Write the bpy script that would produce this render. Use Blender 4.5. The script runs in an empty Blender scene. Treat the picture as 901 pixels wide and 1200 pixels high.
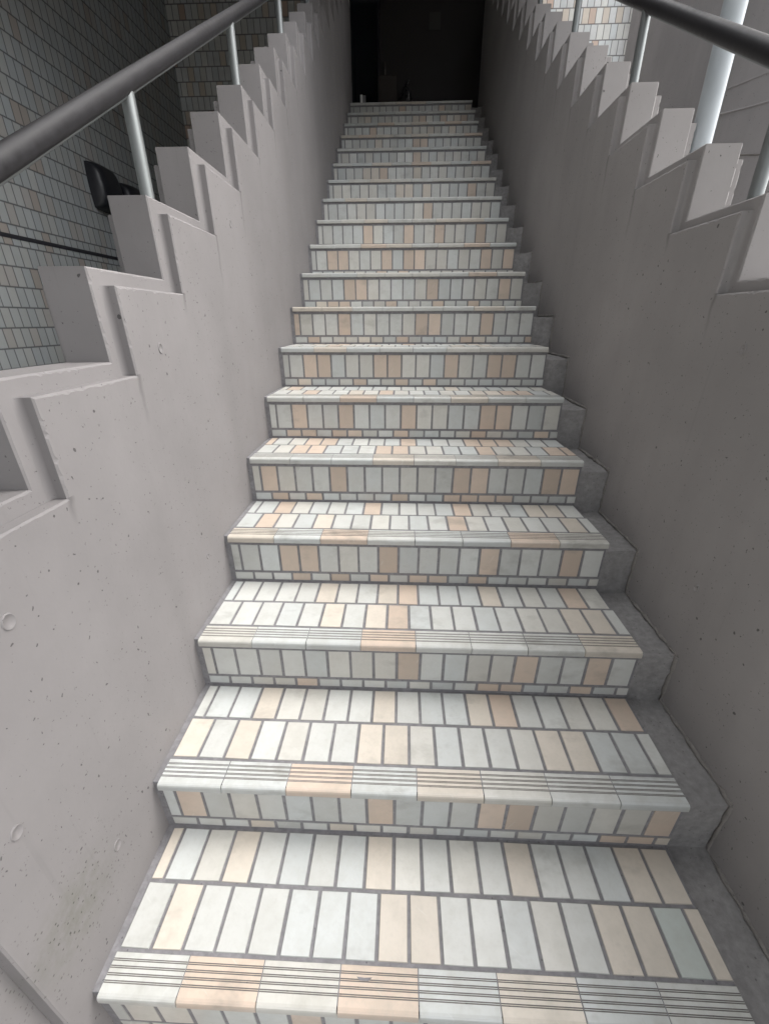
import bpy, math, random
from mathutils import Vector, Matrix, noise
random.seed(7)
sc = bpy.context.scene
col = sc.collection

# ------------------------------------------------------------------ dimensions
D, R = 0.282714, 0.17173          # going and rise of one step
W = 1.2                           # tiled width
ZT = 0.0185                       # tread above the underside of its nosing
XL, XR = -0.013, 1.300            # inner faces of the two parapets
FIRST, TOP = -1, 19               # step numbers (step 1 is the first whole one in view)
FACADE_Y = 5.45
SIDE_X = -1.85
GROUND_Z = -2 * R - R
P = 0.0647                        # tile pitch

# ------------------------------------------------------------------ materials
def new_mat(name):
    m = bpy.data.materials.new(name); m.use_nodes = True
    nt = m.node_tree
    for n in list(nt.nodes): nt.nodes.remove(n)
    out = nt.nodes.new('ShaderNodeOutputMaterial')
    b = nt.nodes.new('ShaderNodeBsdfPrincipled')
    nt.links.new(b.outputs[0], out.inputs[0])
    return m, nt, b

class G:
    """small helper to write node graphs"""
    def __init__(s, nt): s.nt = nt
    def n(s, t, **kw):
        x = s.nt.nodes.new(t)
        for k, v in kw.items(): setattr(x, k, v)
        return x
    def put(s, sock, v):
        if isinstance(v, bpy.types.NodeSocket): s.nt.links.new(v, sock)
        else: sock.default_value = v
    def math(s, op, a, b=0.0, c=None, clamp=False):
        x = s.n('ShaderNodeMath', operation=op, use_clamp=clamp)
        s.put(x.inputs[0], a); s.put(x.inputs[1], b)
        if c is not None: s.put(x.inputs[2], c)
        return x.outputs[0]
    def mix(s, f, a, b, mode='MIX'):
        x = s.n('ShaderNodeMix', data_type='RGBA', blend_type=mode)
        s.put(x.inputs[0], f); s.put(x.inputs[6], a); s.put(x.inputs[7], b)
        return x.outputs[2]
    def ramp(s, f, stops, interp='LINEAR'):
        x = s.n('ShaderNodeValToRGB'); cr = x.color_ramp; cr.interpolation = interp
        while len(cr.elements) > 1: cr.elements.remove(cr.elements[-1])
        cr.elements[0].position = stops[0][0]; cr.elements[0].color = c4(stops[0][1])
        for p_, c_ in stops[1:]:
            e = cr.elements.new(p_); e.color = c4(c_)
        s.put(x.inputs[0], f); return x.outputs[0]
    def pos(s): return s.n('ShaderNodeNewGeometry').outputs['Position']
    def sep(s, v):
        x = s.n('ShaderNodeSeparateXYZ'); s.put(x.inputs[0], v); return x.outputs
    def comb(s, a, b, c):
        x = s.n('ShaderNodeCombineXYZ')
        s.put(x.inputs[0], a); s.put(x.inputs[1], b); s.put(x.inputs[2], c); return x.outputs[0]
    def noise(s, v, scale, detail=4, rough=.55, out=0):
        x = s.n('ShaderNodeTexNoise'); s.put(x.inputs['Vector'], v)
        x.inputs['Scale'].default_value = scale; x.inputs['Detail'].default_value = detail
        x.inputs['Roughness'].default_value = rough; return x.outputs[out]
    def vor(s, v, scale):
        x = s.n('ShaderNodeTexVoronoi'); s.put(x.inputs['Vector'], v); x.inputs['Scale'].default_value = scale
        return x.outputs
    def scale(s, v, sx, sy, sz):
        x = s.n('ShaderNodeVectorMath', operation='MULTIPLY'); s.put(x.inputs[0], v); x.inputs[1].default_value = (sx, sy, sz)
        return x.outputs[0]
    def bump(s, h, strength, dist, normal=None):
        x = s.n('ShaderNodeBump'); x.inputs['Strength'].default_value = strength; x.inputs['Distance'].default_value = dist
        s.put(x.inputs['Height'], h)
        if normal is not None: s.put(x.inputs['Normal'], normal)
        return x.outputs[0]

def c4(c):
    if isinstance(c, (int, float)): return (c, c, c, 1)
    return (*c, 1) if len(c) == 3 else c

def concrete(name, base, pits=1.0, moss=False, rough=.72, dirt=.5, steps=None):
    m, nt, b = new_mat(name); g = G(nt); p = g.pos()
    big = g.noise(p, 1.7, 5, .6); fine = g.noise(p, 38, 4, .6); mid = g.noise(p, 9, 4, .6)
    dark = tuple(x * .84 for x in base); light = tuple(min(1, x * 1.08) for x in base)
    c = g.ramp(big, [(.3, dark), (.7, light)])
    c = g.mix(g.math('MULTIPLY', mid, .16), c, c4(tuple(x * .72 for x in base)))
    # vertical water streaks
    st = g.noise(g.scale(p, 9, 9, .55), 1.0, 3, .5)
    c = g.mix(g.ramp(st, [(.52, 0), (.78, .22 * dirt)]), c, c4(tuple(x * .62 for x in base)))
    # bug holes: two sizes, scattered
    h = None
    for sc_, thr, keep, am in ((26, .095, .60, .9), (58, .13, .80, .85), (120, .16, .86, .75)):
        warp = g.n('ShaderNodeVectorMath', operation='ADD')
        g.put(warp.inputs[0], p)
        g.put(warp.inputs[1], g.scale(g.noise(p, sc_ * 1.3, 2, .5, 1), .012, .012, .02))
        v = g.vor(warp.outputs[0], sc_)
        cr = g.sep(v['Color'])
        size = g.math('MULTIPLY', cr[1], thr)
        patch = g.math('GREATER_THAN', g.math('ADD', cr[0], g.math('MULTIPLY', g.math('SUBTRACT', g.noise(p, 2.1, 2), .5), .9)), 1.22 - keep * pits)
        hole = g.math('MULTIPLY', g.math('LESS_THAN', v['Distance'], size), patch)
        c = g.mix(g.math('MULTIPLY', hole, am), c, c4(tuple(x * .28 for x in base)))
        h = hole if h is None else g.math('MAXIMUM', h, hole)
    if steps:
        # short water stains hanging from every notch of the stepped top
        ya, yp, za, zp = steps
        s = g.sep(p)
        k = g.math('ROUND', g.math('DIVIDE', g.math('SUBTRACT', s[1], ya), yp))
        wob = g.math('MULTIPLY', g.math('SUBTRACT', g.noise(g.scale(p, 1, 1, 1), 14, 2), .5), .03)
        dy = g.math('ABSOLUTE', g.math('ADD', g.math('SUBTRACT', s[1], g.math('ADD', ya, g.math('MULTIPLY', k, yp))), wob))
        dz = g.math('SUBTRACT', g.math('ADD', za, g.math('MULTIPLY', k, zp)), s[2])
        wn = g.n('ShaderNodeTexWhiteNoise', noise_dimensions='1D'); g.put(wn.inputs['W'], k)
        ln = g.math('ADD', .03, g.math('MULTIPLY', wn.outputs['Value'], .14))
        f = g.math('MULTIPLY', g.math('SUBTRACT', 1.0, g.math('DIVIDE', dy, .009), clamp=True), g.math('SUBTRACT', 1.0, g.math('DIVIDE', dz, ln), clamp=True))
        f = g.math('MULTIPLY', f, g.math('GREATER_THAN', dz, -.002))
        c = g.mix(g.math('MULTIPLY', f, .62), c, c4(tuple(x * .35 for x in base)))
        # thin broken run-off lines all over the face
        rl = g.noise(g.scale(p, 60, 60, 1.4), 1.0, 2, .5)
        c = g.mix(g.math('MULTIPLY', g.ramp(rl, [(.66, 0), (.76, .28)]), g.noise(p, 2.3, 2)), c, c4(tuple(x * .5 for x in base)))
    if moss:
        s = g.sep(p)
        dy = g.math('SUBTRACT', s[1], .045); dz = g.math('SUBTRACT', s[2], .205)
        dd = g.math('SQRT', g.math('ADD', g.math('POWER', g.math('DIVIDE', dy, .12), 2), g.math('POWER', g.math('DIVIDE', dz, .10), 2)))
        f = g.math('MULTIPLY', g.math('SUBTRACT', 1.0, dd, clamp=True), g.ramp(g.noise(p, 46, 5, .7), [(.35, 0), (.7, 1)]))
        c = g.mix(g.math('MULTIPLY', f, .60, clamp=True), c, c4((.115, .122, .078)))
        v = g.vor(p, 150)
        sp = g.math('MULTIPLY', g.math('LESS_THAN', v['Distance'], g.math('MULTIPLY', g.sep(v['Color'])[0], .3)), g.math('SUBTRACT', 1.45, dd, clamp=True))
        c = g.mix(g.math('MULTIPLY', g.math('MULTIPLY', sp, g.math('GREATER_THAN', g.sep(v['Color'])[1], .35)), .85), c, c4((.055, .055, .045)))
    nt.links.new(c, b.inputs['Base Color'])
    b.inputs['Roughness'].default_value = rough
    b.inputs['Specular IOR Level'].default_value = .35
    n1 = g.bump(g.math('ADD', g.math('MULTIPLY', fine, .25), g.math('MULTIPLY', mid, .8)), .35, .004)
    n2 = g.bump(g.math('SUBTRACT', 1.0, h), .6, .003, n1)
    nt.links.new(n2, b.inputs['Normal'])
    return m

def tile_mat(name, dirt=1.0):
    m, nt, b = new_mat(name); g = G(nt); p = g.pos()
    a = g.n('ShaderNodeAttribute', attribute_name='tile_colour')
    c = a.outputs['Color']
    cloud = g.noise(p, 22, 5, .62); f = g.noise(p, 140, 3, .6)
    c = g.mix(g.ramp(cloud, [(.42, 0), (.78, min(.9, .24 * dirt))]), c, c4((.34, .33, .28)))
    c = g.mix(g.ramp(f, [(.5, 0), (.8, .18)]), c, c4((.40, .39, .35)))
    # larger foot-worn smudges
    sm = g.noise(g.scale(p, 1, 1.5, 1.5), 6.5, 4, .65)
    c = g.mix(g.ramp(sm, [(.57, 0), (.78, min(.9, .42 * dirt))]), c, c4((.20, .19, .165)))
    # fine pale scratches
    w = g.n('ShaderNodeMapping'); w.inputs['Rotation'].default_value = (.5, .3, .6); g.put(w.inputs['Vector'], p)
    sx = g.noise(g.scale(w.outputs[0], 4, 90, 6), 3.2, 2, .4)
    c = g.mix(g.ramp(sx, [(.70, 0), (.75, .20)]), c, c4((.72, .72, .70)))
    nt.links.new(c, b.inputs['Base Color'])
    r_ = g.ramp(cloud, [(.3, .30), (.7, .46)])
    nt.links.new(r_, b.inputs['Roughness'])
    b.inputs['Specular IOR Level'].default_value = .5
    nt.links.new(g.bump(g.noise(p, 30, 3, .5), .10, .004), b.inputs['Normal'])
    return m

def grout_mat(name, base):
    m, nt, b = new_mat(name); g = G(nt); p = g.pos()
    n_ = g.noise(p, 60, 5, .65); big = g.noise(p, 5, 4, .6)
    c = g.ramp(n_, [(.3, tuple(x * .75 for x in base)), (.7, tuple(x * 1.15 for x in base))])
    c = g.mix(g.ramp(big, [(.4, 0), (.75, .5)]), c, c4(tuple(x * .55 for x in base)))
    v = g.vor(p, 90)
    sp = g.math('MULTIPLY', g.math('LESS_THAN', v['Distance'], .16), g.math('GREATER_THAN', g.sep(v['Color'])[0], .72))
    c = g.mix(g.math('MULTIPLY', sp, .6), c, c4(tuple(x * .3 for x in base)))
    nt.links.new(c, b.inputs['Base Color']); b.inputs['Roughness'].default_value = .85
    nt.links.new(g.bump(n_, .5, .003), b.inputs['Normal'])
    return m

def wall_tile_mat(name, axis, u0, v0, tones, grout, rough=.35):
    """60 x 108 mm wall tiles standing upright, half bond; axis = horizontal world axis of the wall"""
    m, nt, b = new_mat(name); g = G(nt); p = g.pos(); s = g.sep(p)
    U, V = P, .1150
    u = g.math('DIVIDE', g.math('SUBTRACT', s[axis], u0), U)
    v = g.math('DIVIDE', g.math('SUBTRACT', s[2], v0), V)
    row = g.math('FLOOR', v)
    u = g.math('ADD', u, g.math('MULTIPLY', g.math('MODULO', g.math('ABSOLUTE', row), 2.0), .5))
    cu = g.math('FLOOR', u)
    fu = g.math('ABSOLUTE', g.math('SUBTRACT', g.math('FRACT', u), .5))
    fv = g.math('ABSOLUTE', g.math('SUBTRACT', g.math('FRACT', v), .5))
    eu = g.math('MULTIPLY', g.math('SUBTRACT', .5, fu), U)     # metres to the joint centre
    ev = g.math('MULTIPLY', g.math('SUBTRACT', .5, fv), V)
    e = g.math('MINIMUM', g.math('MULTIPLY', eu, 1.3), ev)
    wn = g.n('ShaderNodeTexWhiteNoise', noise_dimensions='3D'); g.put(wn.inputs['Vector'], g.comb(cu, row, 3.7))
    rnd = wn.outputs['Value']; rc = g.sep(wn.outputs['Color'])
    c = g.ramp(rnd, tones, 'CONSTANT')
    c = g.mix(g.math('MULTIPLY', rc[1], .22), c, c4((.25, .25, .22)))
    c = g.mix(g.ramp(g.noise(p, 14, 4, .6), [(.45, 0), (.8, .25)]), c, c4((.3, .29, .25)))
    inside = g.ramp(e, [(.0030, 0), (.0046, 1)])
    c = g.mix(inside, c4(grout), c)
    nt.links.new(c, b.inputs['Base Color'])
    nt.links.new(g.ramp(inside, [(0, .85), (1, rough)]), b.inputs['Roughness'])
    h = g.math('ADD', g.math('MULTIPLY', inside, 1.0), g.math('MULTIPLY', g.noise(p, 25, 2), .15))
    # every tile sits at its own slight tilt
    h = g.math('ADD', h, g.math('MULTIPLY', g.math('MULTIPLY', g.math('SUBTRACT', rc[0], .5), g.math('FRACT', u)), .5))
    nt.links.new(g.bump(h, .7, .002), b.inputs['Normal'])
    return m

def plain(name, base, rough=.5, metal=0.0, var=.12, nscale=20, spec=.5, bump=.0):
    m, nt, b = new_mat(name); g = G(nt); p = g.pos()
    n_ = g.noise(p, nscale, 5, .6)
    c = g.ramp(n_, [(.3, tuple(x * (1 - var) for x in base)), (.7, tuple(min(1, x * (1 + var)) for x in base))])
    nt.links.new(c, b.inputs['Base Color'])
    nt.links.new(g.ramp(n_, [(.3, max(.05, rough - .06)), (.7, min(1, rough + .08))]), b.inputs['Roughness'])
    b.inputs['Metallic'].default_value = metal; b.inputs['Specular IOR Level'].default_value = spec
    if bump: nt.links.new(g.bump(n_, bump, .002), b.inputs['Normal'])
    return m

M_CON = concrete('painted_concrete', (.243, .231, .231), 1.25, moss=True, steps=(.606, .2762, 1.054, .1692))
M_CON_R = concrete('painted_concrete_right', (.312, .297, .292), .9, dirt=.9, steps=(.851, .2722, 1.2145, .1641))  # same paint as the left; base lightened to make up for dim light
M_CON_WALL = concrete('bare_concrete', (.42, .405, .405), 1.0, dirt=1.0)
M_TILE = tile_mat('glazed_step_tile', 1.0)
M_NOSE = tile_mat('glazed_nosing_tile', 1.7)
M_GROUT = grout_mat('tile_grout', (.245, .24, .25))
M_GRIME = grout_mat('groove_grime', (.20, .185, .17))
M_MORTAR = grout_mat('gutter_mortar', (.31, .302, .297))
M_BEAD = grout_mat('wall_foot_bead', (.25, .235, .22))
TONES = [(0, (.40, .425, .43)), (.34, (.415, .43, .425)), (.60, (.38, .41, .425)), (.84, (.39, .38, .365)), (.95, (.36, .325, .295))]
TONES_R = [(0, (.70, .71, .70)), (.34, (.74, .74, .70)), (.62, (.66, .69, .69)), (.80, (.70, .62, .53)), (.91, (.64, .49, .40))]
M_SIDE = wall_tile_mat('side_wall_tile', 1, .018, 1.640 - .115 * 12 - .0575, TONES, (.055, .055, .06))
M_FACE = wall_tile_mat('facade_tile', 0, .02, 3.205, TONES_R, (.10, .095, .095))
M_RAIL = plain('dark_rail_vinyl', (.026, .025, .027), .5, 0, .3, 60, .22, .08)
M_STEEL = plain('stainless_post', (.24, .255, .255), .52, .75, .05, 6)
M_PIPE = plain('grey_pvc', (.44, .48, .505), .55, 0, .06, 8, .25)
M_BROWN = plain('brown_column', (.085, .066, .062), .5, 0, .15, 14)
M_LAMP = plain('black_plastic', (.016, .017, .022), .38, 0, .2, 30)
M_SEAL = plain('black_sealant', (.022, .022, .028), .6, 0, .2, 40)
M_DOOR = plain('dark_door', (.011, .008, .0075), .6, 0, .2, 6)
M_GLASS = plain('dark_sidelight', (.006, .008, .011), .15, 0, .2, 4)
M_PAPER = plain('notice_paper', (.030, .028, .026), .7, 0, .06, 10)
M_WHITE = plain('white_card', (.72, .72, .70), .6, 0, .05, 30)
M_GREYCARD = plain('grey_card', (.20, .195, .195), .7, 0, .08, 30)
M_BOX = plain('brown_cardboard', (.030, .024, .021), .8, 0, .12, 12)
M_BLACK = plain('black_bag', (.016, .016, .017), .3, 0, .2, 25, .5, .5)
M_METAL = plain('dull_metal', (.16, .15, .14), .4, 1.0, .1, 30)
M_SOFFIT = plain('soffit_paint', (.09, .085, .08), .8, 0, .08, 5)
M_GROUND = concrete('paving', (.24, .235, .225), 1.2, dirt=1)

# ------------------------------------------------------------------ mesh helpers
class MB:
    def __init__(s): s.v = []; s.f = []; s.m = []; s.c = []; s.sm = []
    def add(s, vs, fs, mat=0, colour=(1, 1, 1), smooth=False):
        o = len(s.v); s.v += [tuple(x) for x in vs]
        for f in fs:
            s.f.append([o + i for i in f]); s.m.append(mat); s.c.append(colour); s.sm.append(smooth)
    def box(s, x0, x1, y0, y1, z0, z1, **k):
        v = [(x, y, z) for x in (x0, x1) for y in (y0, y1) for z in (z0, z1)]
        s.add(v, [(0, 1, 3, 2), (4, 6, 7, 5), (0, 4, 5, 1), (2, 3, 7, 6), (0, 2, 6, 4), (1, 5, 7, 3)], **k)
    def pillow(s, o, a, b, n, la, lb, h, ch, **k):
        """a tile: rectangle la x lb at o in directions a, b, raised h along n, with a chamfer ch and slightly uneven corners"""
        o, a, b, n = Vector(o), Vector(a), Vector(b), Vector(n)
        j = lambda: random.uniform(-.0006, .0006)
        base, mid, top = [], [], []
        for (p, q) in ((0, 0), (1, 0), (1, 1), (0, 1)):
            ja, jb = j(), j(); jh = random.uniform(-.0003, .0003)
            sa = 1 if p == 0 else -1; sb = 1 if q == 0 else -1
            c = o + a * (p * la + ja) + b * (q * lb + jb)
            base.append(c - n * .004); mid.append(c + n * (h - ch * .7 + jh))
            top.append(c + a * (sa * ch) + b * (sb * ch) + n * (h + jh))
        vs = base + mid + top
        fs = []
        for i in range(4):
            i2 = (i + 1) % 4
            fs += [(i, i2, 4 + i2, 4 + i), (4 + i, 4 + i2, 8 + i2, 8 + i)]
        fs.append((8, 9, 10, 11))
        if a.cross(b).dot(n) < 0: fs = [tuple(reversed(f)) for f in fs]
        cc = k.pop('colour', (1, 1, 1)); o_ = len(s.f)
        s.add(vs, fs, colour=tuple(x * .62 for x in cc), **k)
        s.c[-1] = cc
    def tube(s, pts, r, seg=20, mat=0, cap=True, jit=0, **k):
        pts = [Vector(p) for p in pts]; rings = []
        for i, p in enumerate(pts):
            t = (pts[min(i + 1, len(pts) - 1)] - pts[max(i - 1, 0)]).normalized()
            u = t.cross(Vector((0, 0, 1)) if abs(t.z) < .9 else Vector((1, 0, 0))).normalized(); w = t.cross(u)
            rr = (r[i] if isinstance(r, (list, tuple)) else r) * (1 + random.uniform(-jit, jit))
            rings.append([p + (u * math.cos(2 * math.pi * q / seg) + w * math.sin(2 * math.pi * q / seg)) * rr for q in range(seg)])
        vs = [v for ring in rings for v in ring]; fs = []
        for i in range(len(pts) - 1):
            for q in range(seg):
                q2 = (q + 1) % seg
                fs.append((i * seg + q, (i + 1) * seg + q, (i + 1) * seg + q2, i * seg + q2))
        s.add(vs, fs, mat=mat, smooth=True, **k)
        if cap:
            n = len(pts) - 1
            s.add(rings[0], [tuple(range(seg))], mat=mat, **k)
            s.add(rings[n], [tuple(reversed(range(seg)))], mat=mat, **k)
    def build(s, name, mats, parent=None, origin=(0, 0, 0), bevel=0, segs=2, colour=False, recalc=True):
        me = bpy.data.meshes.new(name)
        O = Vector(origin)
        me.from_pydata([Vector(v) - O for v in s.v], [], s.f)
        for m in (mats if isinstance(mats, (list, tuple)) else [mats]): me.materials.append(m)
        me.polygons.foreach_set('material_index', s.m)
        me.polygons.foreach_set('use_smooth', s.sm)
        if colour:
            at = me.color_attributes.new('tile_colour', 'FLOAT_COLOR', 'CORNER')
            dat = []
            for poly in me.polygons:
                for _ in range(poly.loop_total): dat += [*s.c[poly.index], 1.0]
            at.data.foreach_set('color', dat)
        me.update()
        if recalc:
            import bmesh
            bm = bmesh.new(); bm.from_mesh(me)
            bmesh.ops.recalc_face_normals(bm, faces=bm.faces[:]); bm.to_mesh(me); bm.free()
        o = bpy.data.objects.new(name, me); col.objects.link(o)
        o.location = O
        if parent is not None:
            o.parent = parent; o.location = O - ABS[parent.name]
        ABS[o.name] = O
        if bevel:
            md = o.modifiers.new('bevel', 'BEVEL'); md.width = bevel; md.segments = segs; md.limit_method = 'ANGLE'
            md.angle_limit = math.radians(40)
        return o
ABS = {}
def empty(name, loc):
    o = bpy.data.objects.new(name, None); col.objects.link(o); o.location = loc; ABS[o.name] = Vector(loc)
    o.empty_display_size = .1
    return o
def tag(o, label=None, cat=None, group=None, kind=None):
    if label: o['label'] = label
    if cat: o['category'] = cat
    if group: o['group'] = group
    if kind: o['kind'] = kind
    return o

# ------------------------------------------------------------------ tile colours
def tone(ch, face='tread'):
    v = random.uniform(.89, 1.0)
    if ch == 'W':
        t = random.random()
        c = (.645, .655, .625) if t < .45 else ((.615, .64, .625) if t < .75 else (.66, .65, .60))
    elif ch == 'G': c = (.56, .61, .575)
    elif ch == 'C': c = (.69, .63, .545)
    else: c = (.67, .55, .45)
    return tuple(min(.9, x * v) for x in c)
def rand_row(n, p=.2):
    return ''.join(random.choice('CO') if random.random() < p else 'W' for _ in range(n))
REAR = {1: 'CWWCWWWWCWWWWCWWWCC', 2: 'WWWCWWWWCWWWCOWWWWO', 3: 'CWWWWCWWCOWWWCWWWOW'.replace('C', 'W', 1), 4: 'WWOWWWWOWWWWOWWWCCW', 5: 'OWWOOWWWWOWWWOOOWWW'}
FRONT = {1: 'WCWWWWWWCCWWWWWCCGC', 2: 'CWCWWWWCCWWWWWCCWWW', 3: 'WWWWWCWCOWWWWWWWCCW', 4: 'WOWWCWWWWWWOWWWWWCW', 5: 'WWOOWWWOOWWWWOWWWOO'}
NOSE = {1: 'WOWOWCWW', 2: 'WWOWCWWW', 3: 'WWWOWWWC', 4: 'CWOWWWOW', 5: 'WWWCWWCW', 6: 'WWOWWCWW'}
RISE = {2: 'WOWWWWWWOWWWOOWWWWO', 3: 'WWWWWWWWWOWWWWOWWOW', 4: 'WWWOOWWWOWWWWOWWWOW', 5: 'WOWWWOWWWWWWOOWWWOO', 6: 'WWOWWOWWWOWWWWOOWWW',
        7: 'WWOOWWWOOWWWOWWOOWW', 8: 'OWWWOWWWWWOOWWWOWWW', 9: 'WWWWOOWWWWWOWWWWWOW', 10: 'WWOOWWWOWOOWWWWWOWO', 11: 'WWWWWOWWWOWWOWWWOWW'}
KICK = {3: 'WWWWOWWWWWWWOOWWOWW', 4: 'WWWOWOWOWOOWOWWWWWW', 5: 'WOWOWWWWOWWOOOOWWWW', 6: 'WOOWOOWWOWWWWOWWWOW'}

# ------------------------------------------------------------------ staircase
stair = tag(empty('staircase', (W / 2, (FIRST - 1) * D, GROUND_Z)),
            'straight stair faced with white and peach glazed tiles, rising between two concrete parapets', 'staircase')
def nose_profile():
    """cross-section (y, z) of the grooved nosing tile, z relative to the tread surface; groove floors get the grime material"""
    pts = [(.0585, -.012), (.0585, -.001), (.0575, 0)]
    mats = [0, 0, 0]
    for gy in (.0475, .0375, .0275, .0175):
        for g2 in (gy + .0014, gy - .0012):
            pts += [(g2 + .0009, -.0001 if g2 < gy else 0), (g2 + .0005, -.0009), (g2 - .0004, -.0009), (g2 - .0008, -.0001)]
            mats += [1, 1, 1, 0]
    pts += [(.003, 0), (-.0008, -.0006), (-.0036, -.0026), (-.0052, -.0062), (-.0056, -.0180), (-.0045, -.0200), (.003, -.0200)]
    mats += [0] * 7
    return pts, mats
NP, NM = nose_profile()
JT = .0068
def tiles_row(mb, y, z, dy, dz, nrm, length, first, pattern, h, dirt=1.0):
    """one row of tiles laid along x; first = width of the first (cut) tile, 0 = whole"""
    x = .004; k = 0
    while x < W - .006 and k < len(pattern):
        w = first if (k == 0 and first) else P - JT
        w = min(w, W - .001 - x)
        if w > .006:
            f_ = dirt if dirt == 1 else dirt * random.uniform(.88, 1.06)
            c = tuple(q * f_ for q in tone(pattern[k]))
            mb.pillow((x, y, z), (1, 0, 0), (0, dy, dz), nrm, w, length, h, .0011, colour=c)
        x += w + JT; k += 1
for i in range(FIRST, TOP + 1):
    y0, z0 = (i - 1) * D, (i - 1) * R
    zt = z0 + ZT
    y1 = y0 + D if i < TOP else 6.9
    st = MB()
    st.box(XL - .02, W - .001, y0 + .0035, y1 + .006, zt - .42, zt - .0012)
    s_o = st.build('step', M_GROUT, stair, (W / 2, y0, z0), bevel=.0015)
    # tread: nosing tiles, then two rows of upright tiles
    nm = MB(); pat = NOSE.get(i) or rand_row(8, .25)
    for k in range(8):
        xa, xb = k * .15 + .0012 + random.uniform(-.0004, .0004), (k + 1) * .15 - .0012
        c = tone(pat[k]); n = len(NP); dz = random.uniform(-.0004, .0004)
        v = [(xa, y0 + p, zt + q + dz) for p, q in NP] + [(xb, y0 + p, zt + q + dz) for p, q in NP]
        for q in range(n):
            q2 = (q + 1) % n
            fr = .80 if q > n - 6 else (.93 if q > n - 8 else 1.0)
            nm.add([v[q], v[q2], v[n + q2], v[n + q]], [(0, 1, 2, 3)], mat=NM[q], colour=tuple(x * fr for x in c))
        nm.add(v[:n], [tuple(range(n))], colour=c); nm.add(v[n:], [tuple(range(n))], colour=c)
    if i == 1:   # the chip in the fourth nosing tile
        nm.add([(.482, .0425, zt + .0006), (.488, .0375, zt + .0006), (.505, .0372, zt + .0006), (.512, .0425, zt + .0006), (.497, .0415, zt + .0006)],
               [(0, 1, 2, 3, 4)], mat=2, colour=(.1, .1, .1))
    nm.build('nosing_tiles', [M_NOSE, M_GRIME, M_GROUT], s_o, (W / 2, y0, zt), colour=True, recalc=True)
    tr = MB()
    tiles_row(tr, y0 + .0647, zt, 1, 0, (0, 0, 1), .1053, 0, FRONT.get(i) or rand_row(19), .0008)
    if i < TOP:
        tiles_row(tr, y0 + .1772, zt, 1, 0, (0, 0, 1), .1020, .0240, REAR.get(i) or rand_row(19), .0008)
    tr.build('tread_tiles', M_TILE, s_o, (W / 2, y0 + .17, zt), colour=True, recalc=False)
    rs = MB()
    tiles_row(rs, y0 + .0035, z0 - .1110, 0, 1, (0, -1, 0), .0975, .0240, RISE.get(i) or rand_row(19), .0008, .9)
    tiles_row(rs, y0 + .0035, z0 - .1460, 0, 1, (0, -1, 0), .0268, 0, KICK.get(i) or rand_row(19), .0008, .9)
    rs.build('riser_tiles', M_TILE, s_o, (W / 2, y0, z0 - .1), colour=True, recalc=False)

# mortar gutter between the tiles and the right parapet
gt = MB()
def gz(i): return (i - 1) * R - min(.034, max(.004, .004 + (i - 2) * .008))
for i in range(FIRST, TOP + 1):
    y0 = (i - 1) * D; y1 = y0 + D if i < TOP else FACADE_Y + .4
    z = gz(i); nx, ny = 7, 8
    pts = {}
    for a in range(nx + 1):
        for b_ in range(ny + 1):
            x = W - .0005 + (XR + .012 - W) * a / nx; y = y0 + .012 + (y1 - y0 + .004) * b_ / ny
            dz = noise.noise(Vector((x * 22, y * 22, i))) * .004 + (.006 * (a / nx) ** 3) + (.004 if b_ == ny else 0)
            pts[a, b_] = (x, y + (noise.noise(Vector((x * 30, i * 3.1, 5))) * .003 if b_ == 0 else 0), z + dz)
    o = len(gt.v)
    vs = [pts[a, b_] for a in range(nx + 1) for b_ in range(ny + 1)]
    fs = [(a * (ny + 1) + b_, (a + 1) * (ny + 1) + b_, (a + 1) * (ny + 1) + b_ + 1, a * (ny + 1) + b_ + 1) for a in range(nx) for b_ in range(ny)]
    gt.add(vs, fs, smooth=True)
    front = [pts[a, 0] for a in range(nx + 1)]
    low = [(x, y + .002, z - R - .06) for x, y, _ in front]
    gt.add(front + low, [(a, nx + 1 + a, nx + 2 + a, a + 1) for a in range(nx)], smooth=False)
gt.build('gutter', M_MORTAR, stair, (1.25, 0, 0), recalc=False)
# rough bead of mortar where the gutter meets the wall, and the grout strip at the left wall
bd = MB()
for i in range(FIRST, TOP + 1):
    y0 = (i - 1) * D; z = gz(i); pts = []
    for q in range(19):
        t = q / 18
        pts.append((XR + .001 + noise.noise(Vector((i, t * 7, 1))) * .003, y0 + .006 + D * t, z + .010 + noise.noise(Vector((i * 3, t * 12, 4))) * .007))
    for q in range(1, 9):
        t = q / 8
        pts.append((XR + .001 + noise.noise(Vector((i, t * 5, 9))) * .002, y0 + D + .008 + noise.noise(Vector((i, t * 8, 2))) * .003, z + .010 + (gz(i + 1) - z) * t))
    bd.tube(pts, .0055, 8, jit=.5)
bd.build('wall_foot_bead', M_BEAD, stair, (XR, 0, 0), recalc=False)

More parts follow.
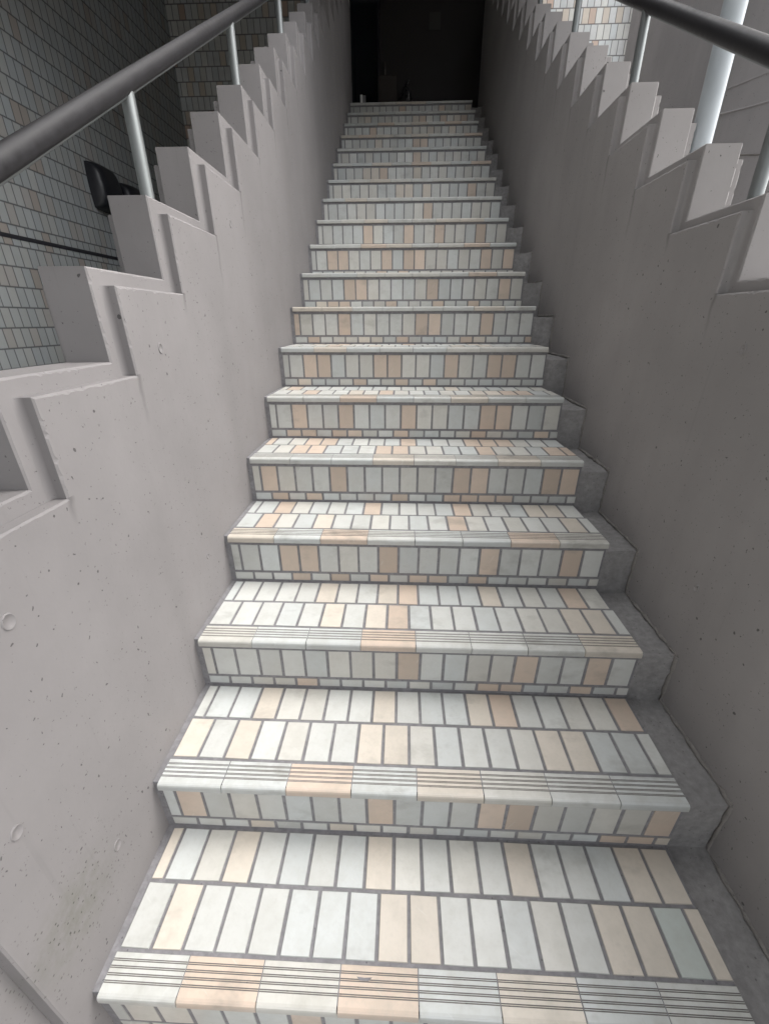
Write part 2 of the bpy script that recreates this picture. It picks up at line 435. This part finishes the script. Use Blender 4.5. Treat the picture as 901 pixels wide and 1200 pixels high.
# ------------------------------------------------------------------ stepped parapets
def stepped(y_start, y_end, z_bot, faces, off_y, z_of):
    """profile (y, z), clockwise from the bottom front, of a stepped top; faces = list of (k, y_k)"""
    pts = [(y_start, z_bot)]
    ks = [k for k, y in faces]
    kprev = ks[0] - 1
    pts.append((y_start, z_of(kprev)))
    for k, y in faces:
        yy = y + off_y
        pts += [(yy, z_of(k - 1)), (yy, z_of(k))]
    pts += [(y_end, z_of(ks[-1])), (y_end, z_bot)]
    return pts
def inset(pts, d):
    """move every corner of the (axis-aligned) outline inwards by d"""
    n = len(pts); o = []
    for a in range(n):
        p0, p1, p2 = pts[a - 1], pts[a], pts[(a + 1) % n]
        def nrm(p, q):
            L_ = math.hypot(q[0] - p[0], q[1] - p[1]); return ((q[1] - p[1]) / L_, -(q[0] - p[0]) / L_)
        n0, n1 = nrm(p0, p1), nrm(p1, p2)
        o.append((p1[0] + (n0[0] + n1[0]) * d, p1[1] + (n0[1] + n1[1]) * d))
    return o
def slab(mb, pts, x0, x1, ch, seed, amp=.0012, chips=.02):
    """extrude the outline from x0 to x1 with a small worn chamfer on both faces"""
    A, B = [], []
    ip = inset(pts, ch); n = len(pts); rng = random.Random(seed)
    for a in range(n):
        p, q = pts[a], pts[(a + 1) % n]; u, w = ip[a], ip[(a + 1) % n]
        L0 = math.hypot(q[0] - p[0], q[1] - p[1]); m = max(1, int(L0 / .007))
        if a in (n - 1, n - 2, 0): m = 1
        L_ = math.hypot(w[0] - u[0], w[1] - u[1]); nx, ny = (w[1] - u[1]) / L_, -(w[0] - u[0]) / L_
        worn = noise.noise(Vector((seed * 1.7, a * 3.3, 0))) > .0          # some edges are more broken than others
        for b_ in range(m):
            t = b_ / m; d = e = 0
            if b_:
                d = abs(noise.noise(Vector((seed * 3.1 + a, t * L_ * 75, 2)))) * amp * (2.2 if worn else 1)
                if rng.random() < (.22 if worn else .04): d += rng.uniform(.0008, .0042)
                e = noise.noise(Vector((seed * 2.3 + a, t * L_ * 9, 7))) * .0006
            A.append((p[0] + (q[0] - p[0]) * t + nx * e, p[1] + (q[1] - p[1]) * t + ny * e))
            B.append((u[0] + (w[0] - u[0]) * t + nx * d, u[1] + (w[1] - u[1]) * t + ny * d))
    n = len(A)
    v = [(x0, y, z) for y, z in B] + [(x0 + ch, y, z) for y, z in A] + [(x1 - ch, y, z) for y, z in A] + [(x1, y, z) for y, z in B]
    fs = []
    for l in range(3):
        for a in range(n):
            b_ = (a + 1) % n
            fs.append((l * n + a, l * n + b_, (l + 1) * n + b_, (l + 1) * n + a))
    fs.append(tuple(reversed(range(n)))); fs.append(tuple(range(3 * n, 4 * n)))
    mb.add(v, fs)
def parapet(name, label, mat, xs, ykf, zlf, ks, core_dy, core_dz, y_face0, y_core0, ledge_k0, ties):
    """xs = inner face, core face, outer core face, outer face (in that order away from the stair)"""
    xi, xc, xo, xe = xs; sgn = 1 if xo > xi else -1
    root = tag(empty(name, ((xi + xe) / 2, y_core0, GROUND_Z)), label, 'parapet')
    faces = [(k, ykf(k)) for k in ks]
    zb = GROUND_Z - .3; ye = FACADE_Y - .004
    org = ((xi + xe) / 2, y_core0, GROUND_Z)
    def lay(pname, a, b_, prof, seed, coves=None):
        mb = MB(); lo, hi = min(a, b_), max(a, b_)
        slab(mb, prof, lo, hi, .0028, seed)
        if coves is not None:
            # concave fillet between the end face of this layer and the core behind it
            for k, y in faces:
                z0_, z1_ = zlf(k - 1) - .001, zlf(k)
                r_ = .010; seg = 7; ring = []
                for q in range(seg + 1):
                    th = math.pi / 2 * q / seg
                    # from the layer's end face out to the core's side
                    yy = y - r_ * (1 - math.sin(th)); xx = coves - sgn * r_ * (1 - math.cos(th))
                    ring.append((xx, yy))
                ring_top = [(x_, y_, z1_) for x_, y_ in ring]; ring_bot = [(x_, y_, z0_) for x_, y_ in ring]
                m_ = seg + 1
                mb.add(ring_bot + ring_top, [(q, q + 1, m_ + q + 1, m_ + q) for q in range(seg)], smooth=True)
                c_ = (coves, y, z1_)
                mb.add(ring_top + [c_], [tuple(range(m_ + 1))])
        return mb.build(pname, mat, root, org, recalc=coves is None)
    eps = .0015
    lay('inner_facing', xi, xc + sgn * eps, stepped(y_face0, ye, zb, [f for f in faces if f[1] > y_face0 + .02], 0, zlf), 3 + len(ks), coves=xc)
    lay('wall_core', xc, xo, stepped(y_core0, ye, zb, [f for f in faces if f[1] + core_dy > y_core0 + .02], core_dy, lambda k: zlf(k) + core_dz), 23 + len(ks))
    lay('outer_facing', xo - sgn * eps, xe, stepped(y_core0 + .03, ye, zb, [f for f in faces if f[1] > y_core0 + .06], 0, zlf), 43 + len(ks))
    for (y, z, r_) in ties:
        mb = MB(); n = 28; ringo = []; 
        for (rr, dx) in ((r_, -.0003), (r_ * .93, .0022), (r_ * .82, .0020), (r_ * .74, .0006), (0.0001, .0006)):
            ringo.append([(xi - sgn * dx, y + math.cos(2 * math.pi * q / n) * rr * .8, z + math.sin(2 * math.pi * q / n) * rr) for q in range(n)])
        vs = [v for r2 in ringo for v in r2]; fs = []
        for l in range(len(ringo) - 1):
            for q in range(n):
                fs.append((l * n + q, l * n + (q + 1) % n, (l + 1) * n + (q + 1) % n, (l + 1) * n + q))
        mb.add(vs, fs, smooth=True); mb.build('tie_hole_plug', mat, root, (xi, y, z))
    return root
yL = lambda k: .606 + .2762 * (k - 1)
zL = lambda k: 1.054 + .1692 * k
yR = lambda j: .851 + .2722 * j
zR = lambda j: 1.2145 + .1641 * (j + 1)
parapet('stepped_parapet', 'pale grey concrete parapet with saw-tooth top along the brighter left side of the stair', M_CON,
        (XL, -.040, -.135, -.165), yL, zL, range(-5, 18), -.034, .030, -.045, -1.35, -6,
        ((.158, .765, .014), (.718, 1.102, .012), (.157, .192, .013), (.039, .468, .013), (.732, .528, .009), (1.295, 1.446, .011)))
parapet('stepped_parapet', 'shaded darker concrete parapet with saw-tooth top along the right side of the stair', M_CON_R,
        (XR, 1.3215, 1.4165, 1.4465), yR, zR, range(-8, 17), -.027, .026, -1.3, -1.35, -8,
        ((.709, 1.099, .012), (.596, .544, .012)))

# ------------------------------------------------------------------ handrails
def handrail(label, x, posts, core_z, rail_z, slope, y0, y1, r=.0182, pr=.0155):
    root = tag(empty('handrail', (x, posts[0], core_z(posts[0]))), label, 'handrail')
    org = ABS[root.name]
    rz = lambda y: rail_z + slope * (y - posts[0])
    mb = MB(); n = 24
    pts = [(x, y0 + (y1 - y0) * q / n, rz(y0 + (y1 - y0) * q / n)) for q in range(n + 1)]
    mb.tube(pts, r, 28); mb.build('rail', M_RAIL, root, org)
    mb = MB()
    # flat steel strip under the vinyl cap
    mb.tube([(px, py, pz - r * .92) for px, py, pz in pts], .0075, 10); mb.build('under_bar', M_STEEL, root, org)
    for y in posts:
        mb = MB(); z = core_z(y)
        mb.tube([(x, y, z - .02), (x, y, z + .1), (x, y, rz(y) - r * .85)], pr, 24)
        po = mb.build('post', M_STEEL, root, (x, y, z))
        mb = MB(); mb.tube([(x, y, z - .001), (x, y, z + .004), (x, y, z + .0045)], [.03, .03, .026], 24); mb.build('base_flange', M_STEEL, po, (x, y, z))
    return root
def coreL(y):
    k = math.floor((y + .034 - .606) / .2762) + 1; return zL(k) + .030
def coreR(y):
    j = math.floor((y + .027 - .851) / .2722); return zR(j) + .026
handrail('dark round handrail on slim steel posts standing on the left parapet', -.088, [.945 + .8286 * q for q in range(-2, 5)], coreL, 1.652 - 2 * .8286 * .6, .6, -1.2, 5.2, .0185)
handrail('dark round handrail on slim steel posts standing on the right parapet', 1.370, [.925 + .8166 * q for q in range(-2, 5)], coreR, 1.650 - 2 * .8166 * .595, .595, -1.2, 5.2, .0205)

# ------------------------------------------------------------------ building behind and to the left
bld = tag(empty('tiled_building', (.6, FACADE_Y, 18 * R)), 'building clad in small upright tiles that encloses the top and the left of the stair', 'building')
sw = MB(); sw.box(SIDE_X - .2, SIDE_X, -4.5, FACADE_Y + .2, GROUND_Z - .2, 6.2)
sw.build('side_wall', M_SIDE, bld, (SIDE_X, 1, 0), bevel=.004)
sj = MB(); sj.box(SIDE_X - .003, SIDE_X + .0035, -4.4, FACADE_Y - .01, 1.622, 1.645)
sj.build('sealant_joint', M_SEAL, bld, (SIDE_X, 1, 1.63))
fc = MB()
OX0, OX1, OZ = -.035, 1.36, 4.19
fc.box(SIDE_X - .001, OX0, FACADE_Y, FACADE_Y + .2, GROUND_Z - .2, 6.2)
fc.box(OX1, 2.86, FACADE_Y, FACADE_Y + .2, GROUND_Z - .2, 6.2)
fc.box(OX0 + .0005, OX1 - .0005, FACADE_Y + .0005, FACADE_Y + .2, OZ, 6.2)
fc.build('facade', M_FACE, bld, (.5, FACADE_Y, 3), recalc=True)
lz = 18 * R + ZT
lb = MB()
lb.box(-1.2, -1.1, FACADE_Y + .2, 7.4, lz - .3, OZ); lb.box(2.5, 2.6, FACADE_Y + .2, 7.4, lz - .3, OZ)
lb.box(-1.1, 2.5, 7.3, 7.4, lz - .3, OZ); lb.box(-1.2, 2.6, FACADE_Y + .2, 7.4, OZ, OZ + .1)
lb.box(-1.1, 2.5, 6.905, 7.3, lz - .3, lz - .003)
lb.build('lobby_shell', M_DOOR, bld, (.6, 6.4, 3))
cp = MB(); CAN_Y0, CAN_X1, CAN_Z = 2.6, 1.42, 4.2
cp.box(SIDE_X, CAN_X1, CAN_Y0, FACADE_Y, CAN_Z, CAN_Z + .3)
cp.box(SIDE_X, -.70, -.3, 3.3, 3.12, CAN_Z + .002)  # low slab out of view, added to darken the left side wall
cp.box(-.69, CAN_X1 - .002, CAN_Y0 + .002, CAN_Y0 + .2, 3.35, CAN_Z + .002)  # drop beam out of view, added to darken the upper steps
cp.build('unseen_canopy', M_SOFFIT, bld, (0, 3, CAN_Z), bevel=.01)
cp = MB(); cp.box(SIDE_X, 2.3, -1.5, 0.45, 2.9, 3.1)  # overhead slab out of view, added to dim the nearest steps
cp.build('added_shade_slab', M_SOFFIT, bld, (0, -2, 2.75), bevel=.01)
dl = MB(); dl.box(.262, 1.345, 5.66, 5.71, lz + .004, OZ - .005)
door = dl.build('door', M_DOOR, bld, (.8, 5.68, lz), bevel=.004)
hd = MB(); hd.tube([(.325, 5.655, 3.50), (.325, 5.615, 3.50), (.325, 5.615, 3.62), (.325, 5.655, 3.62)], .008, 10)
hd.build('handle', M_METAL, door, (.325, 5.64, 3.55))
sg = MB(); sg.box(-.030, .245, 5.665, 5.69, lz + .004, OZ - .005); sg.build('sidelight', M_GLASS, bld, (.1, 5.67, lz))
fm = MB(); fm.box(.246, .261, 5.63, 5.72, lz + .004, OZ - .004)
fm.build('door_post', M_LAMP, bld, (.25, 5.66, lz), bevel=.002)
fm = MB(); fm.box(1.346, 1.359, 5.63, 5.72, lz + .004, OZ - .004); fm.build('door_post', M_LAMP, bld, (1.35, 5.66, lz), bevel=.002)
nt_ = MB(); nt_.box(.778, .892, 5.655, 5.659, 3.865, 3.995)
tag(nt_.build('notice', M_PAPER, None, (.835, 5.657, 3.93)), 'small pale paper notice fixed high on the dark door at the stair top', 'notice')

# things left on the top landing
bx = empty('card_stand', (.105, 5.32, lz)); tag(bx, 'tiny white upright card standing at the left end of the top landing', 'card')
c_ = MB(); c_.box(.084, .108, 5.300, 5.312, lz + .001, lz + .138); c_.build('front_card', M_WHITE, bx, (.098, 5.306, lz), bevel=.001)
c_ = MB(); c_.box(.110, .138, 5.303, 5.32, lz + .001, lz + .134); c_.build('side_card', M_GREYCARD, bx, (.125, 5.31, lz), bevel=.001)
cb = empty('cardboard_box', (.355, 5.5, lz)); tag(cb, 'dim brown cardboard box standing against the dark door at the stair top', 'box')
c_ = MB(); c_.box(.265, .452, 5.40, 5.62, lz + .001, lz + .318); c_.build('box_body', M_BOX, cb, (.355, 5.5, lz), bevel=.003)
c_ = MB()
for sx in (-1, 1):
    x0_ = .355 + sx * .047
    c_.box(x0_ - .0455, x0_ + .0455, 5.401, 5.619, lz + .3195, lz + .3225)
c_.build('lid_flap', M_BOX, cb, (.355, 5.5, lz + .32))
bg = empty('refuse_bag', (.53, 5.5, lz)); tag(bg, 'black knotted refuse bag slumped beside the cardboard box on the top landing', 'bag')
c_ = MB(); seg, rows = 28, 16; vs = []
for a in range(rows + 1):
    t = a / rows; zz = lz + .002 + .262 * t
    rr = .075 * (math.sin(math.pi * min(1, .18 + t * .80)) ** .7) if t < .93 else .016
    for q in range(seg):
        th = 2 * math.pi * q / seg
        f = 1 + .13 * noise.noise(Vector((math.cos(th) * 2.2, math.sin(th) * 2.2, t * 5)))
        vs.append((.545 + math.cos(th) * rr * f, 5.47 + math.sin(th) * rr * f, zz))
fs = [(a * seg + q, a * seg + (q + 1) % seg, (a + 1) * seg + (q + 1) % seg, (a + 1) * seg + q) for a in range(rows) for q in range(seg)]
fs += [tuple(reversed(range(seg))), tuple(range(rows * seg, rows * seg + seg))]
c_.add(vs, fs, smooth=True); c_.build('bag_body', M_BLACK, bg, (.545, 5.47, lz))
c_ = MB(); c_.tube([(.545, 5.47, lz + .255), (.552, 5.468, lz + .275), (.57, 5.462, lz + .298), (.58, 5.46, lz + .295)], [.013, .009, .016, .010], 10, jit=.2)
c_.build('knot', M_BLACK, bg, (.55, 5.47, lz + .2))

# dark double fitting on the tiled side wall
lamp = empty('wall_lamp', (SIDE_X, 3.6, 2.05)); tag(lamp, 'black bulbous twin wall fitting on the tiled wall behind the left handrail', 'wall lamp')
def hood(name, y0, y1, z0, z1, dx):
    mb = MB(); nu, nv = 28, 28; vs = []
    for a in range(nu + 1):
        for b_ in range(nv + 1):
            u, v = math.sin(math.pi / 2 * (a / nu * 2 - 1)), math.sin(math.pi / 2 * (b_ / nv * 2 - 1))
            h = max(0.0, (1 - abs(u) ** 5)) ** .36 * max(0.0, (1 - abs(v) ** 5)) ** .36
            taper = 1 - .16 * max(0, v)               # leans back towards the top
            ur, vr = u * math.sqrt(1 - .14 * v * v), v * math.sqrt(1 - .14 * u * u)      # rounded outline
            vs.append((SIDE_X + .001 + dx * h * taper, (y0 + y1) / 2 + ur * (y1 - y0) / 2, (z0 + z1) / 2 + vr * (z1 - z0) / 2))
    fs = [(a * (nv + 1) + b_, (a + 1) * (nv + 1) + b_, (a + 1) * (nv + 1) + b_ + 1, a * (nv + 1) + b_ + 1) for a in range(nu) for b_ in range(nv)]
    mb.add(vs, fs, smooth=True)
    rim = [a * (nv + 1) for a in range(nu + 1)] + [nu * (nv + 1) + b_ for b_ in range(1, nv + 1)] + [a * (nv + 1) + nv for a in range(nu - 1, -1, -1)] + [b_ for b_ in range(nv - 1, 0, -1)]
    mb.add([vs[q] for q in rim], [tuple(range(len(rim)))])
    return mb.build(name, M_LAMP, lamp, (SIDE_X, (y0 + y1) / 2, (z0 + z1) / 2))
hood('lamp_hood', 3.50, 3.80, 1.95, 2.26, .11)
hood('lamp_hood', 3.88, 4.28, 1.96, 2.22, .11)
mb = MB(); mb.box(SIDE_X + .001, SIDE_X + .05, 3.70, 4.0, 1.97, 2.10); mb.build('back_plate', M_LAMP, lamp, (SIDE_X, 3.85, 2.03), bevel=.01)

# ------------------------------------------------------------------ right-hand side
cw = empty('concrete_wall', (2.5, 1.5, GROUND_Z)); tag(cw, 'bare grey concrete wall beyond the right parapet, with sloping form lines', 'wall')
mb = MB(); mb.box(2.40, 2.60, 2.1, 4.6, GROUND_Z - .2, 6.0); mb.build('wall_panel', M_CON_WALL, cw, (2.5, 1.5, GROUND_Z), bevel=.008)
def line(pts, r, name, mat):
    mb = MB(); mb.tube(pts, r, 8, jit=.35); return mb.build(name, mat, cw, pts[0], recalc=False)
line([(2.4005, 3.00 - q * .062, 2.262 - q * .0118 + .0011 * (q - 8) ** 2 * .18 - .013) for q in range(18)], .0052, 'form_line', M_CON_WALL)
line([(2.4005, 2.95 - q * .055, 2.36 - q * .010) for q in range(20)], .004, 'form_line', M_CON_WALL)
line([(2.4005, 2.72 - q * .05, 1.995 - q * .014) for q in range(16)], .004, 'form_line', M_BEAD)
bc = MB(); bc.box(2.77, 2.93, 5.28, FACADE_Y - .002, GROUND_Z, 6.2)
tag(bc.build('brown_column', M_BROWN, None, (2.85, 5.36, GROUND_Z), bevel=.006), 'dark brown column at the right end of the bright tiled facade', 'column')
dp = empty('downpipe', (1.481, 1.415, GROUND_Z)); tag(dp, 'pale grey round downpipe standing just outside the right parapet', 'downpipe')
mb = MB(); mb.tube([(1.481, 1.415, GROUND_Z + .001), (1.481, 1.415, 2.0), (1.481, 1.415, 4.5)], .0305, 32); mb.build('pipe', M_PIPE, dp, (1.481, 1.415, GROUND_Z))
for z in (.6, 3.2):
    mb = MB(); mb.tube([(1.481, 1.415, z), (1.481, 1.415, z + .03)], .0335, 32); mb.build('bracket', M_STEEL, dp, (1.481, 1.415, z))

# ------------------------------------------------------------------ ground
gd = MB(); n = 1
gd.add([(-400, -400, GROUND_Z), (400, -400, GROUND_Z), (400, 400, GROUND_Z), (-400, 400, GROUND_Z)], [(0, 1, 2, 3)])
tag(gd.build('ground', M_GROUND, None), kind='structure')

# ------------------------------------------------------------------ sky and light (overcast)
w = bpy.data.worlds.new('World'); sc.world = w; w.use_nodes = True
nt = w.node_tree; bgn = nt.nodes['Background']
SUN_EL, SUN_AZ = math.radians(54), math.radians(78)          # azimuth clockwise from +Y
sky = nt.nodes.new('ShaderNodeTexSky'); sky.sky_type = 'NISHITA'; sky.sun_disc = False
sky.sun_elevation = SUN_EL; sky.sun_rotation = SUN_AZ; sky.air_density = 1.0; sky.dust_density = 6.0; sky.ozone_density = 1.0
hs = nt.nodes.new('ShaderNodeHueSaturation'); hs.inputs['Saturation'].default_value = .25
nt.links.new(sky.outputs[0], hs.inputs['Color']); nt.links.new(hs.outputs[0], bgn.inputs[0])
bgn.inputs[1].default_value = .145
ld = bpy.data.lights.new('sun', 'SUN'); ld.energy = 1.2; ld.angle = math.radians(110); ld.color = (1, .985, .96)
lo = bpy.data.objects.new('sun', ld); col.objects.link(lo)
dirv = Vector((math.sin(SUN_AZ) * math.cos(SUN_EL), math.cos(SUN_AZ) * math.cos(SUN_EL), math.sin(SUN_EL)))
lo.rotation_euler = dirv.to_track_quat('Z', 'Y').to_euler(); lo.location = dirv * 30

# ------------------------------------------------------------------ camera
f_, pit, yaw, rol = 481.6475, .436662, -.041742, -.003024
fw = Vector((math.sin(yaw) * math.cos(pit), math.cos(yaw) * math.cos(pit), -math.sin(pit)))
rt = Vector((math.cos(yaw), -math.sin(yaw), 0)); up = rt.cross(fw)
c_, s_ = math.cos(rol), math.sin(rol)
rt, up = rt * c_ + up * s_, up * c_ - rt * s_
cd = bpy.data.cameras.new('camera'); cam = bpy.data.objects.new('camera', cd); col.objects.link(cam)
cam.matrix_world = Matrix(((rt.x, up.x, -fw.x, .552063), (rt.y, up.y, -fw.y, -.292591), (rt.z, up.z, -fw.z, 1.160086), (0, 0, 0, 1)))
cd.sensor_fit = 'VERTICAL'; cd.sensor_height = 24; cd.lens = 24 * f_ / 1200; cd.clip_start = .02; cd.clip_end = 2000
sc.camera = cam
vs_ = sc.view_settings; vs_.view_transform = 'Standard'; vs_.look = 'None'; vs_.gamma = 1; vs_.exposure = 1.48; vs_.use_curve_mapping = False
sc.render.film_transparent = False
sc.cycles.max_bounces = 10; sc.cycles.diffuse_bounces = 6
